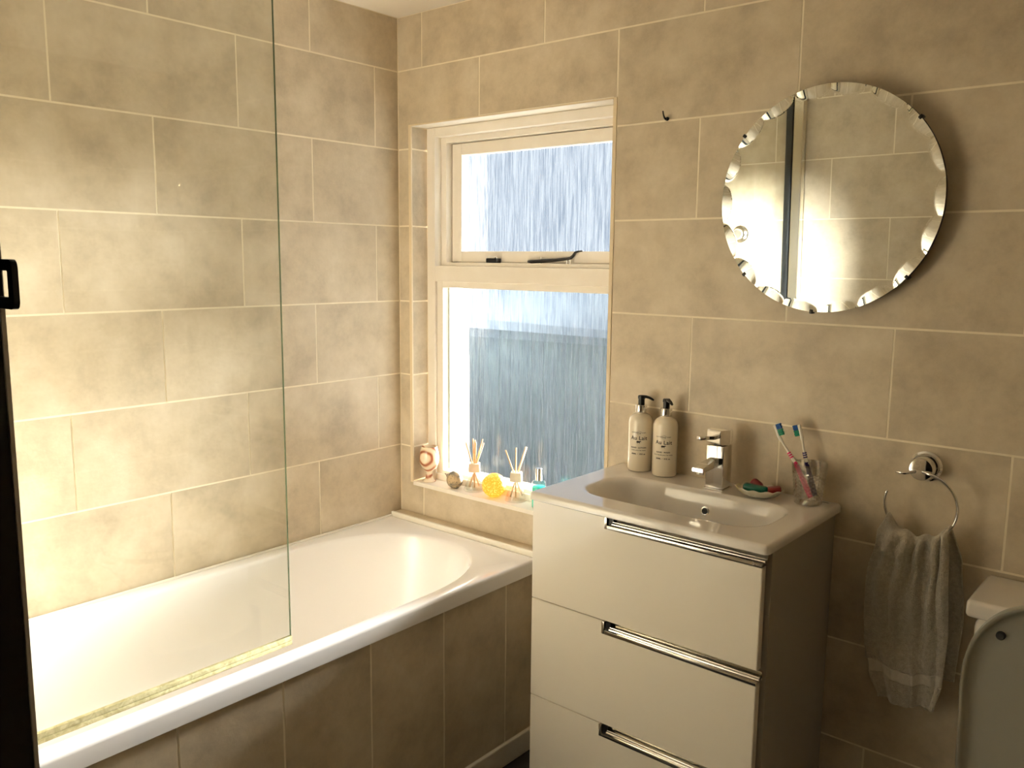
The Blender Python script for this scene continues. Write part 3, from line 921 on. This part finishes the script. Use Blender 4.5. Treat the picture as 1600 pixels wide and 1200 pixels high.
soap('soap_bar', 'small red soap peeping up behind the green bar', M['red_soap'], (DC.x - .015, DC.y + .014, BT + .0235), (.030, .022, .026), (R(-12), R(30), R(0)), .008)
soap('soap_bar', 'dark red soap bar at the cup end of the dish', M['red_soap'], (DC.x + .034, DC.y + .005, BT + .0225), (.034, .026, .014), (R(0), R(-10), R(25)), .005)

# ------------------------------------------------------------------ cut-glass tumbler and toothbrushes
CP = Vector((1.4615, -.050, BT + .0006))
cup = thing('tumbler', 'cut crystal glass tumbler holding two toothbrushes', 'glass', CP)
bm = bmesh.new(); n = 30; rings = []
prof = [(.0300, 0), (.0312, .002)] + [(.0308 + .0070 * k / 14, .012 + .062 * k / 14) for k in range(15)] + [(.0392, .078), (.0398, .090), (.0400, .096), (.0385, .0965), (.0375, .090), (.0350, .050), (.0285, .012), (.020, .010), (.002, .010)]
for k, (r_, z) in enumerate(prof):
    rg = []
    for i in range(n):
        d = 0
        if 2 <= k <= 16: d = .0020 if (i + k) % 2 == 0 else -.0012
        a = 2 * PI * i / n
        rg.append(bm.verts.new(((r_ + d) * math.cos(a), (r_ + d) * math.sin(a), z)))
    rings.append(rg)
for k, (a, b) in enumerate(zip(rings, rings[1:])):
    for i in range(n):
        if 2 <= k < 16:
            if (i + k) % 2 == 0:
                bm.faces.new((a[i], a[(i + 1) % n], b[i])); bm.faces.new((a[(i + 1) % n], b[(i + 1) % n], b[i]))
            else:
                bm.faces.new((a[i], a[(i + 1) % n], b[(i + 1) % n])); bm.faces.new((a[i], b[(i + 1) % n], b[i]))
        else: bm.faces.new((a[i], a[(i + 1) % n], b[(i + 1) % n], b[i]))
bm.faces.new(rings[0][::-1]); bm.faces.new(rings[-1])
link('glass_body', bm, M['cut_glass'], cup)

def toothbrush(label, pts, col, side):
    t = thing('toothbrush', label, 'toothbrush', pts[0], 0, 'toothbrushes in the tumbler')
    P0 = Vector(pts[0]); P = [Vector(p) - P0 for p in pts]
    n_ = len(P)
    # smooth the path
    def at(s):
        L_ = [0]
        for a, b in zip(P, P[1:]): L_.append(L_[-1] + (b - a).length)
        d = s * L_[-1]
        for i in range(len(P) - 1):
            if d <= L_[i + 1] + 1e-9:
                f = (d - L_[i]) / (L_[i + 1] - L_[i]); return P[i].lerp(P[i + 1], f)
        return P[-1]
    Y = Vector((0, 1, 0))
    S = [i / 30 for i in range(31)]
    def rad(s): return .0048 if s < .45 else (.0048 - (s - .45) / .2 * .002 if s < .65 else .0028)
    link('handle', tube([at(s) for s in S], [rad(s) if s < .80 else .0045 for s in S], 10, flat=.8, up=Y), M['brush_white'], t, smooth=True)
    bm = bmesh.new()
    g = [i / 20 * .50 for i in range(21)]
    tube([at(s) for s in g[:-1]], [.0056 + .0012 * math.sin(s * 9) for s in g[:-1]], 10, bm=bm, up=Y)
    for s in (.545, .575, .605):
        tube([at(s - .008), at(s + .008)], [.0048, .0048], 10, bm=bm, up=Y)
    link('grip', bm, M[col], t, smooth=40)
    d = (at(1.0) - at(.85)).normalized(); sd = Vector((d.z, 0, -d.x)) * side
    for nm, s0, s1, m_ in (('bristles', .935, 1.0, 'blue_br'), ('bristles', .85, .93, 'green_br')):
        a, b = at(s0), at(s1)
        bm = bmesh.new()
        for i in range(4):
            for j in range(3):
                p = a.lerp(b, (i + .5) / 4) + Y * (j - 1) * .0030
                tube([p + sd * .003, p + sd * (.0135 + .001 * ((i + j) % 2))], [.0016, .0019], 6, bm=bm, up=Y)
        o = link(nm, bm, M[m_], t, smooth=40)
        o['label'] = 'blue bristle block' if m_ == 'blue_br' else 'green bristle block'
toothbrush('toothbrush with a pink grip leaning left in the tumbler',
           [(1.472, -.061, .958), (1.433, -.060, 1.030), (1.410, -.060, 1.060), (1.388, -.061, 1.090), (1.376, -.062, 1.118)], 'pink', 1)
toothbrush('toothbrush with a dark purple grip standing upright in the tumbler',
           [(1.474, -.040, .958), (1.449, -.037, 1.030), (1.440, -.039, 1.065), (1.434, -.038, 1.092), (1.424, -.037, 1.121)], 'purple', -1)

# ------------------------------------------------------------------ objects on the window sill
SZ = WZ0 + .0004
gob = thing('goblet', 'banded brown and cream stone goblet at the left end of the sill', 'goblet', (.105, .035, SZ))
link('goblet_body', lathe([(.0225, 0), (.0235, .002), (.0215, .0045), (.0155, .009), (.0115, .020), (.0110, .034), (.0165, .041), (.0275, .052), (.0335, .068), (.0345, .084), (.0315, .104), (.0275, .122), (.0262, .123), (.0245, .120), (.0275, .100), (.0290, .075), (.018, .055), (.002, .052)], 44, cap1=True), M['onyx'], gob, smooth=50)
# speckled pointed ornament
sh = bmesh.new()
bmesh.ops.create_icosphere(sh, subdivisions=4, radius=1)
for v in sh.verts:
    p = v.co.copy()
    x = p.x
    s = 1.0
    if x < -.25: s = max(.20, 1 - .95 * ((-.25 - x) / .72) ** .8)
    if x > .6: s *= 1 - .2 * (x - .6) / .4
    lump = 1 + .05 * noise.noise(p * 2.2)
    v.co = Vector(((x * .037 - (.026 * ((-x - .25) / .75) if x < -.25 else 0)), p.y * .026 * s * lump, p.z * .0285 * s * lump))
    if v.co.z < -.024: v.co.z = -.024
orn = link('stone_ornament', sh, M['spotted'], None, smooth=True)
orn.location = (.226, .034, SZ + .0275); orn.rotation_euler = (0, R(7), R(-14))
tag(orn, 'speckled grey-brown stone ornament with a pointed snout beside the goblet', 'ornament')
# amber crackle ball
gb = thing('glitter_ball', 'round amber glittering glass ball between the two reed diffusers', 'ornament', (.402, .038, SZ))
bm = bmesh.new(); bmesh.ops.create_icosphere(bm, subdivisions=5, radius=.0395)
for v in bm.verts:
    v.co *= 1 + .018 * noise.noise(v.co * 160)
    v.co.z += .0385
    if v.co.z < 0: v.co.z = 0
link('ball', bm, M['amber'], gb, smooth=True)

def diffuser(loc, label, sticks, rz, z=0):
    t = thing('reed_diffuser', label, 'diffuser', (loc[0], loc[1], SZ), R(rz), 'reed diffusers on the window sill')
    link('glass_bottle', lathe([(.034, 0), (.0355, .002), (.035, .006), (.026, .032), (.015, .056), (.0115, .064), (.0115, .070), (.0105, .070), (.0105, .062), (.014, .053), (.024, .030), (.032, .006), (.001, .004)], 40), M['bottle_glass'], t, smooth=50)
    bm = bmesh.new()
    prism(bm, [(-.0190, 0), (.0190, 0), (.0170, .029), (-.0170, .029)], 'y', -.0175, .0175)
    bmesh.ops.bevel(bm, geom=bm.edges[:], offset=.0012, segments=2, affect='EDGES')
    o = link('cap', bm, M['capwood'], t); o.location = (0, 0, .064)
    for (a, b, l, off) in sticks:
        d = Vector((math.sin(R(a)) * math.cos(R(b)), math.sin(R(a)) * math.sin(R(b)), math.cos(R(a))))
        o = link('reed', tube([Vector((off, 0, .080)) - d * .070, Vector((off, 0, .080)) + d * l], .0023, 8), M['reed'], t, smooth=True)
diffuser((.302, .052), 'reed diffuser nearer the goblet, its pale reeds spread wide', [(-17, 20, .088, -.004), (-2, 0, .095, -.002), (1, 60, .090, .001), (3, -50, .083, .002), (15, 20, .096, .003), (18, 0, .086, .004)], 38)
diffuser((.483, .052), 'reed diffuser beside the teal bottle, with fewer thicker reeds', [(-20, 15, .090, -.004), (0, 0, .092, -.001), (16, 5, .100, .002), (19, 25, .098, .003)], 33)
tb = thing('teal_bottle', 'bottle of teal liquid with a silver cap at the basin end of the sill', 'bottle', (.585, .040, SZ))
link('liquid', lathe([(.019, .0015), (.0205, .003), (.0205, .066), (.018, .068)], 32), M['teal'], tb, smooth=40)
link('glass_bottle', lathe([(.021, 0), (.0225, .002), (.0225, .078), (.019, .084), (.010, .087)], 32), M['bottle_glass'], tb, smooth=40)
link('cap', lathe([(.0105, .087), (.0105, .123), (.0095, .1245)], 28), M['chrome'], tb, smooth=40)

# ------------------------------------------------------------------ mirror
mr = thing('wall_mirror', 'round frameless mirror with a scalloped edge hanging above the washbasin', 'mirror', (1.453, -.034, 1.640))
mr.rotation_euler = (R(1.28), 0, R(-1.0))
MRR = .2525
ns = 18
bm = bmesh.new(); NA = 720
radii = [0, .10, .18, .215] + [.218 + (.2525 - .218) * k / 16 for k in range(1, 17)]
rng = random.Random(3)
cs = [(2 * PI * i / ns + rng.uniform(-.03, .03), .165 + rng.uniform(-.015, .01), .024 + rng.uniform(-.004, .003)) for i in range(ns)]
rings = []
for r_ in radii[1:]:
    rg = []
    for i in range(NA):
        a = 2 * PI * i / NA
        dep = 0
        for (ca_, hw, wd) in cs:
            d = (a - ca_ + PI) % (2 * PI) - PI
            if abs(d) < hw:
                edge = MRR - wd * math.sqrt(1 - (d / hw) ** 2) 
                if r_ > edge: dep = min(dep, -(r_ - edge) * .10)
        rg.append(bm.verts.new((r_ * math.cos(a), -.003 + dep, r_ * math.sin(a))))
    rings.append(rg)
c0 = bm.verts.new((0, -.003, 0))
for i in range(NA): bm.faces.new((c0, rings[0][i], rings[0][(i + 1) % NA]))
for a, b in zip(rings, rings[1:]):
    for i in range(NA): bm.faces.new((a[i], b[i], b[(i + 1) % NA], a[(i + 1) % NA]))
link('mirror_glass', bm, M['mirror'], mr, smooth=4)
bm = lathe([(MRR - .001, -.0055), (MRR, -.0020), (MRR - .0005, .004), (MRR - .02, .009)], 120)
o = link('backing_board', bm, M['mirror_back'], mr); o.rotation_euler = (R(-90), 0, 0); o.location = (0, .006, 0)
for a in (142, 40, 222, 266, 318):
    ca_, sa_ = math.cos(R(a)), math.sin(R(a))
    bm = bmesh.new(); box(bm, -.004, .004, -.007, .010, -.004, .006, bev=.0018); 
    o = link('clip', bm, mat('dark_clip', (.03, .025, .02), .4) if 'clip' not in M else M['clip'], mr, smooth=40)
    M['clip'] = o.data.materials[0]
    o.location = (ca_ * (MRR - .001), 0, sa_ * (MRR - .001)); o.rotation_euler = (0, R(90 - a), 0)
# chain fixing boss that holds it off the wall
link('standoff', bx(-.015, .015, .012, .036, .06, .09), M['mirror_back'], mr)

# wall hook and loose screw
hk = thing('wall_hook', 'tiny dark metal hook in the tile joint left of the mirror', 'hook', (1.020, 0, 1.862))
link('hook_shank', tube([(0, -.0008, 0), (0, -.012, -.001), (0, -.016, .001), (-.002, -.018, .008), (-.004, -.018, .018)], [.0028, .0028, .0026, .002, .0019], 10), M['steel_stay'], hk, smooth=True)
o = link('hook_base', lathe([(.0048, .0008), (.0048, .004), (.003, .006)], 16), M['steel_stay'], hk, smooth=40); o.rotation_euler = (R(90), 0, 0)

# ------------------------------------------------------------------ towel ring
tr_ = thing('towel_ring', 'open chrome towel ring on a round wall boss right of the basin', 'towel ring', (1.700, 0, 1.060))
for nm, pr in (('boss', [(.033, .0008), (.0335, .003), (.0300, .006), (.0290, .007)]), ('boss_cap', [(.0245, .0072), (.0260, .010), (.0255, .040), (.0235, .0445), (.012, .046)])):
    o = link(nm, lathe(pr, 48), M['chrome'], tr_, smooth=35); o.rotation_euler = (R(90), 0, 0)
RC = Vector((.007, -.052, -.078)); RR = .0735
def arc(a0, a1, n): return [RC + Vector((RR * math.cos(R(a0 + (a1 - a0) * i / n)), 0, RR * math.sin(R(a0 + (a1 - a0) * i / n)))) for i in range(n + 1)]
bm = bmesh.new()
tube([Vector((.004, -.044, -.004))] + arc(82, -198, 70), .0031, 12, bm=bm, up=Vector((0, 1, 0)))
tube([Vector((-.010, -.046, -.006)), Vector((-.030, -.052, -.012)), Vector((-.048, -.054, -.010))], .0028, 12, bm=bm, up=Vector((0, 1, 0)))
link('ring', bm, M['chrome'], tr_, smooth=True)

# ------------------------------------------------------------------ towel (front and back fall over the ring)
twx, twz, twy = 1.707, .982, -.052
def interp(tab, t):
    for (a, va), (b, vb) in zip(tab, tab[1:]):
        if t <= b: 
            f = (t - a) / (b - a); f = f * f * (3 - 2 * f); return va + (vb - va) * f
    return tab[-1][1]
NU, NV = 90, 150
def towel_pt(u, v):
    # v: -1 (back hem) .. 0 (over the ring) .. 1 (front hem)
    av = abs(v)
    xt = twx + (u - .5) * .128
    ztop = twz - math.sqrt(max(0, RR ** 2 - (xt - twx) ** 2)) + .0075
    ztop += .004 * math.sin(u * 21 + 1)
    if v >= 0:
        xl = interp([(0, 1.643), (.12, 1.622), (.35, 1.606), (.7, 1.614), (.85, 1.632), (1, 1.652)], av)
        xr_ = interp([(0, 1.771), (.2, 1.778), (.6, 1.781), (.85, 1.781), (1, 1.772)], av)
        zb = .528 + .008 * u + .004 * math.sin(u * 9)
    else:
        xl = interp([(0, 1.643), (.3, 1.622), (1, 1.612)], av)
        xr_ = interp([(0, 1.771), (.25, 1.795), (.6, 1.803), (1, 1.800)], av)
        zb = .60
    x = xl + (xr_ - xl) * u
    z = ztop + (zb - ztop) * av
    k = min(1, av / .06)
    thick = .011 * math.sin(min(av / .035, 1) * PI / 2)
    fold = 0
    for (uc, wd, amp, dr) in ((.18, .07, .009, .10), (.40, .05, .010, -.06), (.60, .045, .009, .03), (.80, .05, .011, .05), (.94, .04, .008, .02)):
        d = (u - uc - dr * av) / wd
        fold += amp * math.exp(-d * d)
    fold *= 2.1 * (1 - .60 * av)
    fold += .016 * noise.noise(Vector((u * 3.2, av * 4.5, 1.3 if v > 0 else 7.1))) * k
    fold += .008 * math.exp(-((av - .13 - .10 * (u - .35) ** 2) / .035) ** 2) * math.exp(-((u - .35) / .22) ** 2)
    if v >= 0: y = twy - thick - fold * k - .004 * (1 - k)
    else: y = twy + thick + .45 * fold * k * .6 + .006 * k
    if v < 0: y = min(y, -.010)
    # top follows over the ring
    x += .0025 * math.sin(u * 17 + av * 6) * k
    return Vector((x, y, z))
def towel_mesh(v0, v1, nv):
    bm = bmesh.new()
    g = [[bm.verts.new(towel_pt(i / NU, v0 + (v1 - v0) * j / nv)) for j in range(nv + 1)] for i in range(NU + 1)]
    for i in range(NU):
        for j in range(nv): bm.faces.new((g[i][j], g[i + 1][j], g[i + 1][j + 1], g[i][j + 1]))
    return bm
tw = thing('hand_towel', 'beige cotton hand towel hanging folded over the towel ring', 'towel', (1.707, -.052, .53))
def tpart(nm, bm, m):
    o = link(nm, bm, m, None, smooth=True)
    for v in o.data.vertices: v.co -= Vector((1.707, -.052, .53))
    o.parent = tw
    md = o.modifiers.new('thick', 'SOLIDIFY'); md.thickness = .0045; md.offset = 0
    return o
tpart('cloth', towel_mesh(-1, .80, 170), M['towel'])
tpart('woven_band', towel_mesh(.80, .865, 8), M['towelband'])
tpart('hem', towel_mesh(.865, 1.0, 16), M['towel'])

# ------------------------------------------------------------------ toilet
to = thing('toilet', 'white close-coupled toilet with its lid raised in the right corner', 'toilet', (2.035, -.20, 0))
def tp_(name, bm, m, parent=None, **k):
    o = link(name, bm, m, None, **k)
    for v in o.data.vertices: v.co -= Vector((2.035, -.20, 0))
    o.parent = parent or to
    return o
bm = bmesh.new(); box(bm, 1.850, 2.220, -.182, -.006, .400, .812, bev=.022, seg=4)
for v in bm.verts:
    f = (v.co.z - .40) / .41; v.co.x = 2.035 + (v.co.x - 2.035) * (.88 + .12 * f)
tp_('cistern', bm, M['ceramic'], smooth=40)
tp_('cistern_lid', bx(1.838, 2.232, -.193, -.003, .814, .850, bev=.009, seg=4), M['ceramic'], smooth=40)
tp_('flush_button', lathe([(.022, .8505), (.022, .856), (.018, .858)], 28, c=(2.035, -.09, 0)), M['chrome'], smooth=40)
# pan
bm = bmesh.new(); rings = []
for (a, b, yc, z) in ((.11, .22, -.30, .001), (.10, .20, -.30, .12), (.13, .23, -.33, .25), (.175, .26, -.39, .36), (.185, .275, -.42, .40), (.178, .268, -.42, .408), (.14, .21, -.43, .39), (.11, .16, -.42, .28), (.04, .06, -.38, .22)):
    rings.append([bm.verts.new((2.035 + a * math.cos(2 * PI * i / 48), yc + b * math.sin(2 * PI * i / 48), z)) for i in range(48)])
for a, b in zip(rings, rings[1:]):
    for i in range(48): bm.faces.new((a[i], a[(i + 1) % 48], b[(i + 1) % 48], b[i]))
bm.faces.new(rings[0][::-1]); bm.faces.new(rings[-1])
tp_('pan', bm, M['ceramic'], smooth=60)
# seat ring lying on the pan
def lid_outline(hw, ln, n=64):
    pts = []
    for i in range(n + 1):
        a = PI * i / n
        e = .62
        cx_, s_ = math.cos(a), math.sin(a)
        pts.append((hw * math.copysign(abs(cx_) ** .78, cx_), ln - .20 + .20 * abs(s_) ** .82))
    pts = [(hw * .86, 0)] + [(hw * .97, .08)] + pts + [(-hw * .97, .08)] + [(-hw * .86, 0)]
    return pts
def seat_mesh(ring=True, t=.018):
    o_ = lid_outline(.190, .445); bm = bmesh.new()
    c_ = Vector((0, .22))
    if ring:
        inn = [(p[0] * .62, .235 + (p[1] - .235) * .66) for p in o_]
        ls = [[bm.verts.new((p[0], -p[1], z)) for p in L2] for L2, z in ((o_, 0), (o_, t), (inn, t), (inn, 0))]
        for a, b in zip(ls, ls[1:] + ls[:1]):
            for i in range(len(o_)):
                j = (i + 1) % len(o_); bm.faces.new((a[i], a[j], b[j], b[i]))
    else:
        def sc_(k, z, sh=0): return [bm.verts.new((p[0] * k, -(.225 + (p[1] - .225) * k), z)) for p in o_]
        # underside hollow (z low) and domed top
        ls = [sc_(.30, .012), sc_(.80, .012), sc_(.90, .010), sc_(.945, .002), sc_(.965, -.004), sc_(.99, -.0045), sc_(1.0, .0), sc_(1.0, .012), sc_(.98, .019), sc_(.90, .024), sc_(.6, .027)]
        for a, b in zip(ls, ls[1:]):
            for i in range(len(o_)):
                j = (i + 1) % len(o_); bm.faces.new((a[i], a[j], b[j], b[i]))
        bm.faces.new(ls[0]); bm.faces.new(ls[-1])
    return bm
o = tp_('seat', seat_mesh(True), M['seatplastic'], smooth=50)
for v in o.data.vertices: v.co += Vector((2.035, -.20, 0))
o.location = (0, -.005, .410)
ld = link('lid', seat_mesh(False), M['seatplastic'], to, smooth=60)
# hinge at y=-.205, raised to lean on the cistern: rotate about x so that -y (front) points up
ld.location = (0, -.012 - .012, .440); ld.rotation_euler = (R(-91.5), 0, 0)
for px_, py_ in ((-.130, .360), (.130, .360)):
    o = link('buffer', lathe([(.0085, 0), (.008, .008), (.006, .010)], 20), mat('dark_rubber', (.03, .03, .028), .6), ld, smooth=40)
    o.location = (px_, -py_, .0125); o.rotation_euler = (PI, 0, 0)
for sx in (-.08, .08):
    tp_('hinge', lathe([(.012, .400), (.012, .440), (.008, .446)], 16, c=(2.035 + sx, -.215, 0)), M['chrome'], smooth=40)

# ------------------------------------------------------------------ door lining and bolt keep
JX = 1.4835
dj = struct(link('door_1', bx(1.4600, JX, -1.885, -1.7512, 0.001, 2.05), M['darkwood']))
link('edge_strip', bx(1.4600, JX + .0012, -1.7508, -1.7474, 0.001, 2.05, bev=.0005), M['jambtrim'], dj)
link('lining', bx(DX1 - .02, DX1, -1.885, -1.7475, 0.001, 2.05), M['darkwood'], dj)
link('lining', bx(JX, DX1 - .02, -1.885, -1.7475, 2.03, 2.05), M['darkwood'], dj)
bm = bmesh.new()
def rr(x0, x1, z0, z1, r_, n=6):
    out = []
    for cx_, cz_, a0 in ((x1 - r_, z1 - r_, 0), (x0 + r_, z1 - r_, 90), (x0 + r_, z0 + r_, 180), (x1 - r_, z0 + r_, 270)):
        for i in range(n + 1):
            a = R(a0 + 90 * i / n); out.append((cx_ + r_ * math.cos(a), cz_ + r_ * math.sin(a)))
    return out
A = rr(-.018, .0225, -.018, .0175, .006); B = rr(-.0080, .0130, -.0095, .0095, .001)
ls = [[bm.verts.new((p[0], y, p[1])) for p in L2] for L2, y in ((A, 0), (A, .004), (B, .004), (B, 0))]
for a, b in zip(ls, ls[1:] + ls[:1]):
    for i in range(len(A)):
        j = (i + 1) % len(A); bm.faces.new((a[i], a[j], b[j], b[i]))
kp = link('bolt_keep', bm, M['black'])
kp.location = (1.5035, -1.7560, 1.4785)
tag(kp, 'black square bolt keep projecting from the dark door frame', 'door bolt')
